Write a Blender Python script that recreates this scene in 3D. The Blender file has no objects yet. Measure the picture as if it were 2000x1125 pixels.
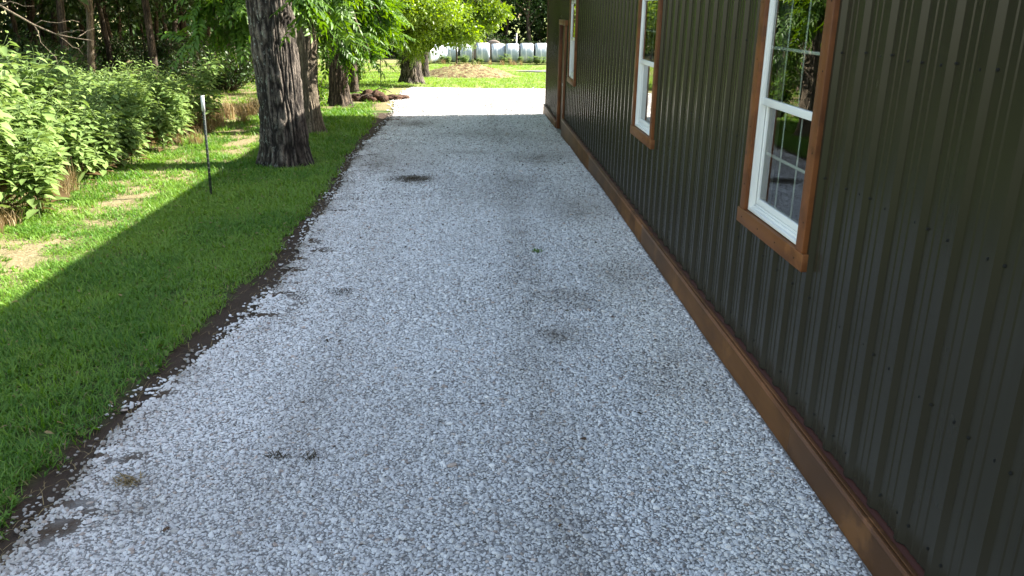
import bpy, math, random
import numpy as np
from mathutils import Matrix, Vector
S = bpy.context.scene
COL = S.collection
R = math.radians
rng = np.random.default_rng(7)

# ------------------------------------------------------------------ camera, sky, sun, exposure
cam_d = bpy.data.cameras.new('camera'); cam = bpy.data.objects.new('camera', cam_d); COL.objects.link(cam)
cam_d.sensor_width = 36; cam_d.lens = 1628/2000*36; cam_d.clip_start = .05; cam_d.clip_end = 600
def cam_basis(pitch, yaw, roll):
    cy, sy, cp, sp = math.cos(yaw), math.sin(yaw), math.cos(pitch), math.sin(pitch)
    f = Vector((sy*cp, cy*cp, -sp)); r = Vector((cy, -sy, 0)); u = r.cross(f)
    c, s = math.cos(roll), math.sin(roll)
    return r*c+u*s, -r*s+u*c, f
_r, _u, _f = cam_basis(R(18.57), R(2.58), R(.86))
cam.matrix_world = Matrix(((_r.x, _u.x, -_f.x, 0), (_r.y, _u.y, -_f.y, 0), (_r.z, _u.z, -_f.z, 0), (0, 0, 0, 1)))
S.camera = cam
SUN_EL, SUN_AZ = R(33.2), R(12)          # azimuth counted from +X towards +Y
W = bpy.data.worlds.new('World'); S.world = W; W.use_nodes = True
wn = W.node_tree; bgn = wn.nodes['Background']
sky = wn.nodes.new('ShaderNodeTexSky'); sky.sky_type = 'NISHITA'; sky.sun_disc = False
sky.sun_elevation = SUN_EL; sky.sun_rotation = math.pi/2-SUN_AZ
tint = wn.nodes.new('ShaderNodeMix'); tint.data_type = 'RGBA'; tint.blend_type = 'MULTIPLY'; tint.inputs[0].default_value = 1
tint.inputs[7].default_value = (1.19, .99, .80, 1); wn.links.new(sky.outputs[0], tint.inputs[6]); wn.links.new(tint.outputs[2], bgn.inputs[0]); bgn.inputs[1].default_value = .122
sl = bpy.data.lights.new('sun', 'SUN'); sl.energy = 5; sl.angle = R(.53); sl.color = (1, .95, .86)
so = bpy.data.objects.new('sun', sl); COL.objects.link(so)
sdir = Vector((math.cos(SUN_EL)*math.cos(SUN_AZ), math.cos(SUN_EL)*math.sin(SUN_AZ), math.sin(SUN_EL)))
so.rotation_euler = sdir.to_track_quat('Z', 'Y').to_euler(); so.location = sdir*60
vs = S.view_settings; vs.view_transform = 'Standard'; vs.look = 'None'; vs.exposure = 2.25; vs.gamma = 1
S.cycles.max_bounces = 8; S.cycles.diffuse_bounces = 4; S.cycles.transparent_max_bounces = 12
S.cycles.sample_clamp_indirect = 6

# ------------------------------------------------------------------ numpy noise
def _h(i, j, k, s):
    n = (i*374761393+j*668265263+k*2147483647+s*1274126177) & 0xffffffff
    n = ((n ^ (n >> 13))*1274126177) & 0xffffffff
    return ((n ^ (n >> 16)) & 0xffff)/65535.
def noise(x, y, z=0, s=0):
    x, y, z = np.broadcast_arrays(np.asarray(x, float), np.asarray(y, float), np.asarray(z, float))
    i, j, k = [np.floor(a).astype(np.int64) for a in (x, y, z)]
    u, v, w = x-i, y-j, z-k
    u, v, w = u*u*(3-2*u), v*v*(3-2*v), w*w*(3-2*w)
    t = 0
    for a in (0, 1):
        for b in (0, 1):
            for c in (0, 1):
                t = t+_h(i+a, j+b, k+c, s)*(u if a else 1-u)*(v if b else 1-v)*(w if c else 1-w)
    return t
def fbm(x, y, z=0, s=0, o=4):
    t, a, n = 0, 1, 0
    for q in range(o):
        t = t+a*noise(np.asarray(x)*2**q, np.asarray(y)*2**q, np.asarray(z)*2**q, s+q); n += a; a *= .5
    return t/n

# ------------------------------------------------------------------ mesh builder
def norm(a): return a/np.maximum(np.linalg.norm(a, axis=-1, keepdims=True), 1e-9)
class MB:
    def __init__(s): s.V = []; s.n = 0; s.F = []; s.A = []
    def add(s, V, F, m=0, var=0.5):
        V = np.asarray(V, float).reshape(-1, 3); F = np.asarray(F, np.int64)
        s.F.append((F+s.n, m)); s.V.append(V)
        s.A.append(np.broadcast_to(np.asarray(var, float), (len(V),)) if np.ndim(var) <= 1 else var)
        s.n += len(V); return s
    def box(s, x0, x1, y0, y1, z0, z1, m=0, var=.5):
        V = [(x, y, z) for x in (x0, x1) for y in (y0, y1) for z in (z0, z1)]
        return s.add(V, [(0, 1, 3, 2), (4, 6, 7, 5), (0, 4, 5, 1), (2, 3, 7, 6), (0, 2, 6, 4), (1, 5, 7, 3)], m, var)
    def tube(s, P, r, n=8, m=0, var=.5, cap=True):
        P = np.asarray(P, float); r = np.broadcast_to(r, (len(P),)); T = norm(np.gradient(P, axis=0))
        a = np.where(abs(T[:, 2:3]) > .9, [[1, 0, 0]], [[0, 0, 1]]); U = norm(np.cross(T, a)); Vv = np.cross(T, U)
        th = np.linspace(0, 2*np.pi, n, endpoint=False)
        V = P[:, None]+r[:, None, None]*(np.cos(th)[None, :, None]*U[:, None]+np.sin(th)[None, :, None]*Vv[:, None])
        return s.ring_faces(V, m, var, cap)
    def ring_faces(s, V, m=0, var=.5, cap=True):
        k, n = V.shape[:2]; i = np.arange(k-1)[:, None]*n; j = np.arange(n)[None]; j2 = (j+1) % n
        F = np.stack([i+j, i+j2, i+n+j2, i+n+j], -1).reshape(-1, 4)
        s.add(V.reshape(-1, 3), F, m, var)
        if cap:
            b = s.n-k*n
            s.F.append((np.array([np.arange(n)[::-1]+b]), m)); s.F.append((np.array([np.arange(n)+b+(k-1)*n]), m))
        return s
    def grid(s, X, Y, Z, m=0, var=.5):
        k, n = X.shape; i = np.arange(k-1)[:, None]*n; j = np.arange(n-1)[None]
        F = np.stack([i+j, i+n+j, i+n+j+1, i+j+1], -1).reshape(-1, 4)
        return s.add(np.stack([X, Y, Z], -1).reshape(-1, 3), F, m, var)
    def mesh(s, name, mats, smooth=False):
        me = bpy.data.meshes.new(name); V = np.concatenate(s.V)
        me.vertices.add(len(V)); me.vertices.foreach_set('co', V.astype(np.float32).ravel())
        ls, st, mi, c = [], [], [], 0
        for F, m in s.F:
            k = F.shape[1]; ls.append(F.ravel()); st.append(c+np.arange(len(F))*k); c += F.size; mi.append(np.full(len(F), m))
        ls = np.concatenate(ls); st = np.concatenate(st); mi = np.concatenate(mi)
        me.loops.add(len(ls)); me.loops.foreach_set('vertex_index', ls.astype(np.int32))
        me.polygons.add(len(st)); me.polygons.foreach_set('loop_start', st.astype(np.int32))
        me.polygons.foreach_set('material_index', mi.astype(np.int32))
        if smooth: me.polygons.foreach_set('use_smooth', np.ones(len(st), bool))
        at = me.attributes.new('var', 'FLOAT', 'POINT'); at.data.foreach_set('value', np.concatenate(s.A).astype(np.float32))
        for m in (mats if isinstance(mats, (list, tuple)) else [mats]): me.materials.append(m)
        me.update(calc_edges=True); me.validate(); return me
    def build(s, name, mats, parent=None, smooth=False, bevel=0):
        o = bpy.data.objects.new(name, s.mesh(name, mats, smooth)); COL.objects.link(o)
        if parent: o.parent = parent
        if bevel:
            b = o.modifiers.new('bevel', 'BEVEL'); b.width = bevel; b.segments = 2; b.limit_method = 'ANGLE'
        return o
def tag(o, label=None, cat=None, group=None, kind=None):
    if label: o['label'] = label
    if cat: o['category'] = cat
    if group: o['group'] = group
    if kind: o['kind'] = kind
    return o
def empty(name, loc=(0, 0, 0), parent=None):
    o = bpy.data.objects.new(name, None); COL.objects.link(o); o.location = loc; o.empty_display_size = .2
    if parent: o.parent = parent
    return o
def copy_tree(o, parent=None):
    c = o.copy(); COL.objects.link(c); c.parent = parent
    for ch in list(o.children): copy_tree(ch, c)
    return c

# ------------------------------------------------------------------ materials
class NM:
    def __init__(s, name):
        s.m = bpy.data.materials.new(name); s.m.use_nodes = True; s.t = s.m.node_tree; s.b = s.t.nodes['Principled BSDF']
        s.out = s.t.nodes['Material Output']
    def n(s, ty, **k):
        x = s.t.nodes.new(ty)
        for a, v in k.items():
            if a.startswith('i_'): x.inputs[a[2:].replace('_', ' ')].default_value = v
            else: setattr(x, a, v)
        return x
    def l(s, a, b): s.t.links.new(a, b)
    def ns(s, scale, detail=4, rough=.6, co=None, dist=0):
        x = s.n('ShaderNodeTexNoise'); x.inputs['Scale'].default_value = scale; x.inputs['Detail'].default_value = detail
        x.inputs['Roughness'].default_value = rough; x.inputs['Distortion'].default_value = dist
        s.l(co or s.co(), x.inputs['Vector']); return x.outputs['Fac']
    def co(s, scale=None):
        if not hasattr(s, '_co'): s._co = s.n('ShaderNodeTexCoord').outputs['Object']
        if scale is None: return s._co
        mp = s.n('ShaderNodeMapping'); mp.inputs['Scale'].default_value = scale; s.l(s._co, mp.inputs[0]); return mp.outputs[0]
    def ramp(s, fac, stops):
        x = s.n('ShaderNodeValToRGB'); cr = x.color_ramp
        while len(cr.elements) < len(stops): cr.elements.new(.5)
        for e, (p, c) in zip(cr.elements, stops):
            e.position = p; e.color = (*c, 1) if len(c) == 3 else c
        s.l(fac, x.inputs[0]); return x.outputs[0]
    def step(s, fac, a, b):
        x = s.n('ShaderNodeMapRange'); x.inputs[1].default_value = a; x.inputs[2].default_value = b; x.interpolation_type = 'SMOOTHSTEP'
        s.l(fac, x.inputs[0]); return x.outputs[0]
    def mix(s, fac, a, b, mode='MIX'):
        x = s.n('ShaderNodeMix', data_type='RGBA', blend_type=mode)
        for v, i in ((fac, 0), (a, 6), (b, 7)):
            if isinstance(v, (int, float)): x.inputs[i].default_value = v
            elif isinstance(v, tuple): x.inputs[i].default_value = (*v, 1)
            else: s.l(v, x.inputs[i])
        return x.outputs[2]
    def math(s, op, a, b=0., c=0.):
        x = s.n('ShaderNodeMath', operation=op)
        for v, i in ((a, 0), (b, 1), (c, 2)):
            if isinstance(v, (int, float)): x.inputs[i].default_value = v
            else: s.l(v, x.inputs[i])
        return x.outputs[0]
    def attr(s, name='var'): return s.n('ShaderNodeAttribute', attribute_name=name).outputs['Fac']
    def xyz(s, co=None):
        x = s.n('ShaderNodeSeparateXYZ'); s.l(co or s.co(), x.inputs[0]); return x.outputs
    def rand(s): return s.n('ShaderNodeObjectInfo').outputs['Random']
    def bump(s, h, strength=.5, dist=.01):
        x = s.n('ShaderNodeBump'); x.inputs['Strength'].default_value = strength; x.inputs['Distance'].default_value = dist
        s.l(h, x.inputs['Height']); s.l(x.outputs[0], s.b.inputs['Normal']); return x
    def done(s, col=None, rough=.6, spec=.5, metal=0):
        if col is not None:
            if isinstance(col, tuple): s.b.inputs['Base Color'].default_value = (*col, 1)
            else: s.l(col, s.b.inputs['Base Color'])
        if isinstance(rough, (int, float)): s.b.inputs['Roughness'].default_value = rough
        else: s.l(rough, s.b.inputs['Roughness'])
        s.b.inputs['Specular IOR Level'].default_value = spec; s.b.inputs['Metallic'].default_value = metal
        return s.m
def leaf_mat(name, dark, mid, light, trans=.35, rough=.45, dead=None):
    q = NM(name); v = q.attr()
    c = q.ramp(v, [(0, dark), (.5, mid), (1, light)])
    r = q.rand(); c = q.mix(q.math('MULTIPLY', r, .25), c, light)
    if name == 'grass_blade':
        tn = q.n('ShaderNodeAttribute', attribute_name='tone', attribute_type='INSTANCER').outputs['Fac']
        c = q.mix(q.math('MULTIPLY', tn, .6), c, (.20, .34, .05))
    if dead: c = q.mix(q.step(v, .955, .97), c, dead)
    q.done(c, rough, .4)
    tr = q.n('ShaderNodeBsdfTranslucent'); hs = q.n('ShaderNodeHueSaturation'); hs.inputs['Hue'].default_value = .485
    hs.inputs['Saturation'].default_value = 1.15; hs.inputs['Value'].default_value = 1.25; q.l(c, hs.inputs['Color']); q.l(hs.outputs[0], tr.inputs[0])
    mx = q.n('ShaderNodeMixShader'); mx.inputs[0].default_value = trans
    q.l(q.b.outputs[0], mx.inputs[1]); q.l(tr.outputs[0], mx.inputs[2]); q.l(mx.outputs[0], q.out.inputs[0])
    return q.m
M = {}
M['walnut_leaf'] = leaf_mat('walnut_leaf', (.042, .10, .013), (.072, .16, .018), (.13, .23, .03), .42, .45)
M['bright_leaf'] = leaf_mat('bright_leaf', (.085, .16, .02), (.14, .235, .027), (.21, .31, .04), .48, .42)
M['weed_leaf'] = leaf_mat('weed_leaf', (.11, .19, .045), (.185, .28, .08), (.27, .37, .13), .35, .5, (.13, .085, .04))
M['wood_leaf'] = leaf_mat('wood_leaf', (.014, .034, .008), (.025, .06, .012), (.05, .10, .018), .28, .5)  # greens darkened to stand in for the shade inside the wood
M['pale_leaf'] = leaf_mat('pale_leaf', (.10, .16, .05), (.15, .22, .08), (.22, .29, .12), .4, .5)
M['grass'] = leaf_mat('grass_blade', (.05, .15, .018), (.095, .225, .027), (.17, .31, .045), .38, .5, (.30, .24, .12))
M['dry_grass'] = leaf_mat('dry_grass', (.16, .12, .05), (.26, .19, .09), (.36, .28, .14), .3, .6)
M['dead_leaf'] = leaf_mat('dead_leaf', (.05, .03, .02), (.09, .05, .025), (.15, .09, .045), .1, .7)
M['litter'] = leaf_mat('litter', (.035, .025, .015), (.055, .045, .028), (.09, .07, .04), .05, .8)
def m_bark(name, a, b, lichen=0.):
    q = NM(name); co = q.co((7, 7, 1.6)); n = q.ns(3, 6, .65, co); v = q.attr()
    c = q.ramp(q.math('ADD', q.math('MULTIPLY', v, .8), q.math('MULTIPLY', n, .3)), [(.25, a), (.8, b)])
    if lichen:
        l = q.step(q.ns(13, 6, .75, q.co((1.6, 1.6, .7))), .56, .61); x = q.xyz()[0]; side = q.step(x, .10, -.25)
        c = q.mix(q.math('MULTIPLY', q.math('MULTIPLY', l, side), lichen), c, (.33, .35, .30))
    n2 = q.ns(1, 5, .7, q.co((34, 34, 17))); c = q.mix(q.math('MULTIPLY', q.step(n2, .55, .40), .65), c, tuple(x*.5 for x in a)); q.bump(q.math('ADD', n, n2), 1., .03); return q.done(c, .9, .2)
M['bark'] = m_bark('furrowed_bark', (.022, .018, .015), (.19, .16, .13), .9)
M['bark_dark'] = m_bark('dark_bark', (.03, .024, .018), (.15, .115, .085))
M['bark_light'] = m_bark('light_bark', (.10, .08, .055), (.26, .21, .15))
def m_wood(name, a, b, sc=(8, 1, 8), knots=True, ro=.55):
    q = NM(name); co = q.co(sc); n = q.ns(3, 6, .6, co, .4); big = q.ns(1.3, 3)
    c = q.mix(n, a, b); c = q.mix(q.math('MULTIPLY', q.step(big, .38, .66), .7), c, tuple(x*.5 for x in a)); c = q.mix(q.math('MULTIPLY', q.step(q.ns(2.2, 5, .7), .52, .62), .5), c, tuple(x*1.25 for x in b))
    if knots:
        vo = q.n('ShaderNodeTexVoronoi'); vo.inputs['Scale'].default_value = 4.3; q.l(q.co((1, .8, .8)), vo.inputs[0])
        c = q.mix(q.math('MULTIPLY', q.step(vo.outputs['Distance'], .07, .03), .75), c, (.05, .02, .01))
    q.bump(n, .25, .004); return q.done(c, ro, .35)
M['cedar'] = m_wood('stained_cedar_sill', (.13, .043, .011), (.21, .078, .021))
M['cedar_v'] = m_wood('stained_cedar_upright', (.115, .036, .009), (.19, .066, .018), (8, 8, 1))
M['skirt'] = m_wood('stained_skirt_board', (.072, .028, .008), (.16, .070, .020), (6, .9, 6), True)
M['skirt_cap'] = m_wood('stained_cap_strip', (.14, .055, .02), (.23, .10, .042), (8, .7, 8), False, .45)
M['red'] = NM('red_stain').done((.085, .024, .014), .8)
M['door_brown'] = m_wood('brown_door', (.10, .045, .02), (.13, .06, .028), (8, 8, 1), False)
def m_siding():
    q = NM('painted_metal_siding'); n = q.ns(1.2, 3); d = q.ns(60, 2); st = q.ns(2, 3, .5, q.co((1, 9, .5)))
    c = q.mix(n, (.022, .0195, .012), (.030, .027, .017)); c = q.mix(q.math('MULTIPLY', q.step(st, .55, .75), .3), c, (.036, .034, .026))
    z = q.xyz()[2]; zz = q.math('ADD', z, q.math('MULTIPLY', n, .5))
    dust = q.math('MULTIPLY', q.step(zz, -1.2, -1.75), .35); c = q.mix(dust, c, (.05, .047, .042))
    q.bump(q.ns(3.5, 2, .4, q.co((1, 2, .6))), .22, .012)
    return q.done(c, q.math('ADD', .22, q.math('MULTIPLY', n, .08)), .25)
M['siding'] = m_siding()
M['screw'] = NM('dark_screw').done((.012, .012, .011), .8, .2)
M['vinyl'] = NM('white_vinyl').done((.78, .79, .77), .3)
M['roof'] = NM('dark_roof_metal').done((.05, .045, .04), .35)
M['interior'] = NM('interior_paint').done((.38, .38, .36), .9)
def m_glass():
    q = NM('window_glass'); q.t.nodes.remove(q.b)
    fr = q.n('ShaderNodeFresnel'); fr.inputs[0].default_value = 1.5
    g = q.n('ShaderNodeBsdfGlossy'); g.inputs['Roughness'].default_value = .0; t = q.n('ShaderNodeBsdfTransparent')
    t.inputs[0].default_value = (.78, .86, .82, 1)
    f = q.math('MINIMUM', q.math('MULTIPLY', fr.outputs[0], 1.9), 1.)
    nb = q.n('ShaderNodeBump'); nb.inputs['Strength'].default_value = .05; nb.inputs['Distance'].default_value = .01; q.l(q.ns(1.6, 1), nb.inputs['Height'])
    q.l(nb.outputs[0], g.inputs['Normal'])
    x = q.n('ShaderNodeMixShader'); q.l(f, x.inputs[0]); q.l(t.outputs[0], x.inputs[1]); q.l(g.outputs[0], x.inputs[2]); q.l(x.outputs[0], q.out.inputs[0]); return q.m
M['glass'] = m_glass()
def m_ground():
    q = NM('ground_soil_and_turf'); a = q.ns(9, 6, .7); b = q.ns(60, 4, .7); big = q.ns(.55, 4, .6)
    soil = q.mix(a, (.045, .032, .024), (.085, .062, .046)); soil = q.mix(q.step(b, .62, .72), soil, (.15, .115, .085))
    turf = q.mix(b, (.035, .065, .015), (.075, .12, .028))
    litter = q.ramp(q.ns(40, 5, .75), [(.3, (.14, .11, .055)), (.5, (.25, .20, .11)), (.72, (.40, .34, .21))])
    at = q.attr('tan'); turf = q.mix(at, turf, litter)
    far = q.mix(q.ns(3, 6, .7), (.16, .20, .06), (.24, .27, .09)); turf = q.mix(q.step(q.xyz()[1], 20, 28), turf, q.mix(q.math('MULTIPLY', at, .9), far, litter))  # far turf colour raised and tanned to stand in for strong sun
    c = q.mix(q.attr('soil'), turf, soil)
    q.bump(q.math('ADD', a, q.math('MULTIPLY', b, .5)), .8, .03); return q.done(c, .95, .15)
M['ground'] = m_ground()
def m_gravel(name, near):
    q = NM(name); vo = q.n('ShaderNodeTexVoronoi'); vo.inputs['Scale'].default_value = 34; q.l(q.co((1, 1, .3)), vo.inputs[0])
    v2 = q.n('ShaderNodeTexVoronoi', feature='DISTANCE_TO_EDGE'); v2.inputs['Scale'].default_value = 34; q.l(q.co((1, 1, .3)), v2.inputs[0])
    rn = q.n('ShaderNodeSeparateColor'); q.l(vo.outputs['Color'], rn.inputs[0])
    c = q.ramp(rn.outputs[0], [(0, (.34, .33, .32)), (.5, (.48, .475, .465)), (1, (.60, .60, .595))])
    c = q.mix(q.step(v2.outputs[0], .12, .02), c, (.34, .33, .32))
    if near: c = q.mix(q.attr('dirt'), q.mix(.55, c, (.14, .13, .12)), (.075, .05, .033))
    q.bump(v2.outputs[0], 1, .02); return q.done(c, .9, .2)
M['gravel'] = m_gravel('gravel_bed', True)
M['far_gravel'] = m_gravel('road_gravel', False)
def m_stone():
    q = NM('crushed_limestone'); r = q.rand()
    c = q.ramp(r, [(0, (.40, .38, .36)), (.1, (.58, .57, .56)), (.45, (.72, .715, .71)), (.85, (.80, .80, .795)), (.93, (.84, .84, .84)), (.965, (.55, .43, .36)), (1, (.18, .16, .15))])
    n = q.ns(45, 3); c = q.mix(q.math('MULTIPLY', n, .25), c, (.48, .47, .45))
    d = q.n('ShaderNodeAttribute', attribute_name='dirt', attribute_type='INSTANCER').outputs['Fac']
    c = q.mix(q.math('MULTIPLY', d, .85), c, (.19, .165, .13))
    return q.done(c, .85, .25)
M['stone'] = m_stone()
def m_bale():
    q = NM('bale_wrap'); x, y, z = q.xyz(); st = q.ns(1.5, 4, .6, q.co((3, 1, .6)))
    c = q.mix(q.step(st, .42, .6), (.62, .64, .66), (.30, .36, .42))
    c = q.mix(q.math('MULTIPLY', q.step(q.math('ADD', z, q.math('MULTIPLY', st, 1.1)), .95, .5), .75), c, (.20, .15, .11))
    q.bump(q.ns(3, 3, .5, q.co((9, 1, 1))), .6, .03); return q.done(c, .35, .5)
M['bale'] = m_bale()
M['bale_old'] = NM('weathered_hay').done((.16, .13, .11), .9)
M['hay_end'] = NM('bale_end').done((.05, .055, .07), .6)  # dark colour stands in for the shadowed gaps between bales
M['post'] = NM('steel_post_green').done((.035, .045, .035), .5, .5)
M['white_paint'] = NM('white_paint').done((.62, .62, .58), .5)
M['grey_pipe'] = NM('grey_pipe').done((.35, .35, .36), .4)
M['soil_clod'] = m_bark('soil_clod', (.03, .018, .012), (.13, .075, .05))

# ------------------------------------------------------------------ ground heights
def zg0(y): return np.interp(y, [-50, 10, 19.4, 25, 30, 60, 90, 200, 600], [-2.14, -2.14, -2.33, -2.48, -2.65, -3.85, -4.4, -5, -6])
SE_Y = [-5, 2.5, 3.3, 3.9, 4.3, 4.9, 5.6, 6.6, 7.6, 10, 14, 18, 19.4, 23, 27, 29.2]
SE_X = [-1.9, -1.93, -1.89, -1.92, -1.92, -1.78, -1.64, -1.61, -1.64, -1.70, -1.87, -1.84, -1.93, -2.2, -2.3, -2.2]
GE_X = [-2.1, -2.05, -2.09, -2.07, -2.02, -2.04, -1.97, -1.91, -1.87, -1.93, -2.12, -2.2, -2.4, -2.75, -2.9, -3.0]
def se(y): return np.interp(y, SE_Y, SE_X)+.05*(fbm(y*1.7, 3.3, 0, 11)-.5)*2
def ge(y): return np.interp(y, SE_Y, GE_X)+.06*(fbm(y*2.3, 9.1, 0, 12)-.5)*2
def sm(x, a, b): t = np.clip((x-a)/(b-a), 0, 1); return t*t*(3-2*t)
def zg(x, y):
    z = zg0(y)+.03*(fbm(np.asarray(x)*.6, np.asarray(y)*.6, 0, 5)-.5)
    z = z+.05*sm(x, .9, 1.5)*(np.asarray(x) < 1.7)*(np.asarray(y) < 19)
    z = z-.03*sm(-abs(np.asarray(x)-(se(y)+ge(y))/2), -.16, -.02)*(np.asarray(y) < 19)
    return z
def tanmask(x, y):     # litter and bare earth in the grass, widened so colour pales the sunlit lawn
    x = np.asarray(x); y = np.asarray(y)
    t = sm(fbm(x*2.6, y*2.2, 0, 21, 6), .30, .58)*sm(-x, 3.0, 3.9)*sm(y, 4.5, 6.5)*.95
    t = np.maximum(t, sm(-abs(x+3.9+.08*(y-9)), -.85, -.1)*sm(y, 7.0, 9)*sm(-y, -14, -11.5)*(.3+.5*sm(fbm(x*3, y*3, 0, 8), .42, .55)))
    t = np.maximum(t, sm(-x, 4.4, 5.2)*sm(y, 6, 8)*.9*(y < 60))
    t = np.maximum(t, sm(fbm(x*2, y*2, 0, 31), .38, .6)*.8*sm(-abs(x+2.7), -1.1, -.5)*sm(y, 19.0, 20.5)*sm(-y, -31, -28))
    return np.clip(t, 0, 1)
def dirtmask(x, y):    # thin patches where soil is ground into the gravel
    d = 0*np.asarray(x)*1.
    for cx, cy, rx, ry, a in [(-.84, 10.8, .30, .28, 1.), (-.2, 13.2, .5, .25, .35), (.62, 6.1, .34, .22, .5), (.45, 6.5, .25, .25, .35), (.8, 5.9, .14, .08, .5), (.95, 12.6, .5, .5, .55), (.55, 5.3, .16, .18, .55),
                          (.5, 10.6, .25, .5, .35), (1.1, 9, .35, .6, .4), (1.2, 6.6, .25, .5, .4), (1.2, 4.6, .25, .4, .35), 
                          (-1.62, 3.45, .13, .10, .5), (-1.5, 3.25, .18, .08, .4), (-1.6, 8.2, .15, .6, .4), (-1.4, 12, .25, .8, .4), (-.1, 15.5, 1.2, .4, .3), (-1.3, 17.2, .5, .6, .5)]:
        d = np.maximum(d, a*np.exp(-((x-cx)/rx)**2-((y-cy)/ry)**2))
    tr = .24*np.exp(-((x-.40-.03*np.sin(y))/.15)**2)*(.4+1.1*fbm(x*2, y*.8, 0, 55))+.13*np.exp(-((x+.95+.04*np.sin(y*.8))/.16)**2)*sm(y, 2, 4)*sm(-y, -13, -10)
    eg = np.asarray(x)-se(y); d = np.maximum(d, .85*np.exp(-np.clip(eg, 0, 9)/.11)*sm(fbm(np.asarray(x)*3, np.asarray(y)*2, 0, 44), .36, .58)*(eg > -.3)*(np.asarray(y) < 20))
    return np.clip((np.maximum(d, tr))*(.35+1.3*fbm(np.asarray(x)*9, np.asarray(y)*9, 0, 41)), 0, 1)

def bare(x, y): return (fbm(x*4.5, y*7, 0, 61) > .665)*sm(-(x-se(y)), -.5, -.1)
def axis(*seg):
    a = []
    for lo, hi, st in seg: a.append(np.arange(lo, hi, st))
    return np.append(np.concatenate(a), seg[-1][1])
gx = axis((-260, -30, 23), (-30, -8, 1), (-8, 2, .09), (2, 16, .7), (16, 260, 24.4)); gy = axis((-60, 1.5, 4), (1.5, 32, .1), (32, 70, .8), (70, 560, 24))
GX, GY = np.meshgrid(gx, gy, indexing='ij')
mb = MB().grid(GX, GY, zg(GX, GY)+.02*(fbm(GX*4, GY*4, 0, 2)-.5)); gme = mb.mesh('ground', M['ground'], True)
soil = sm(GX, ge(GY)-.06, ge(GY)+.03)*(GY < 19.6)*(GX < 2)
soil = np.maximum(soil, .8*sm(fbm(GX*5, GY*5, 0, 3), .58, .66)*sm(-GX, 1.9, 2.0)*sm(GX, -2.6, -2.1)*(GY < 19))
for tx, ty, tr in [(-2.72, 12.03, .75), (-3.05, 15.72, .6), (-3.4, 21.4, .8)]:
    soil = np.maximum(soil, .85*sm(-np.hypot(GX-tx-.3, (GY-ty)*.8), -tr, -tr*.5)*sm(fbm(GX*4, GY*4, 0, 15), .3, .5))
for nm, v in (('soil', soil), ('tan', tanmask(GX, GY))):
    at = gme.attributes.new(nm, 'FLOAT', 'POINT'); at.data.foreach_set('value', v.ravel().astype(np.float32))
go = bpy.data.objects.new('ground', gme); COL.objects.link(go); tag(go, kind='structure')

# gravel drive: a sheet from the grass verge to the wall, then a wider apron past the corner
yy = axis((-5, 2, .5), (2, 19.5, .12), (19.5, 29.2, .3)); t = np.linspace(0, 1, 60)
x1 = np.where(yy < 19.6, 1.66, 1.66+9*sm(yy, 19.6, 20.2)); x0 = se(yy)+.02
XX = x0[:, None]+(x1-x0)[:, None]*t; YY = np.broadcast_to(yy[:, None], XX.shape)
gm = MB().grid(XX, YY, zg(XX, YY)+.018).mesh('gravel_driveway', M['gravel'], True)
at = gm.attributes.new('dirt', 'FLOAT', 'POINT'); at.data.foreach_set('value', np.maximum(np.maximum(dirtmask(XX, YY), 1.*bare(XX, YY)), (1-sm(XX-se(YY), .04, .16))*(YY < 19.6)).ravel().astype(np.float32))
o = bpy.data.objects.new('gravel_driveway', gm); COL.objects.link(o); tag(o, kind='structure')
xs = np.linspace(2.2, 13, 20); ys = np.linspace(0, 1, 6)
XX, T = np.meshgrid(xs, ys, indexing='ij'); YY = 46.6+3.2*T+.6*(1-sm(XX, 2.2, 4))*(1-2*T)*2
tag(MB().grid(XX, YY, zg0(YY)+.045).build('road', NM('old_asphalt').done((.13, .13, .135), .9)), kind='structure')

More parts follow.
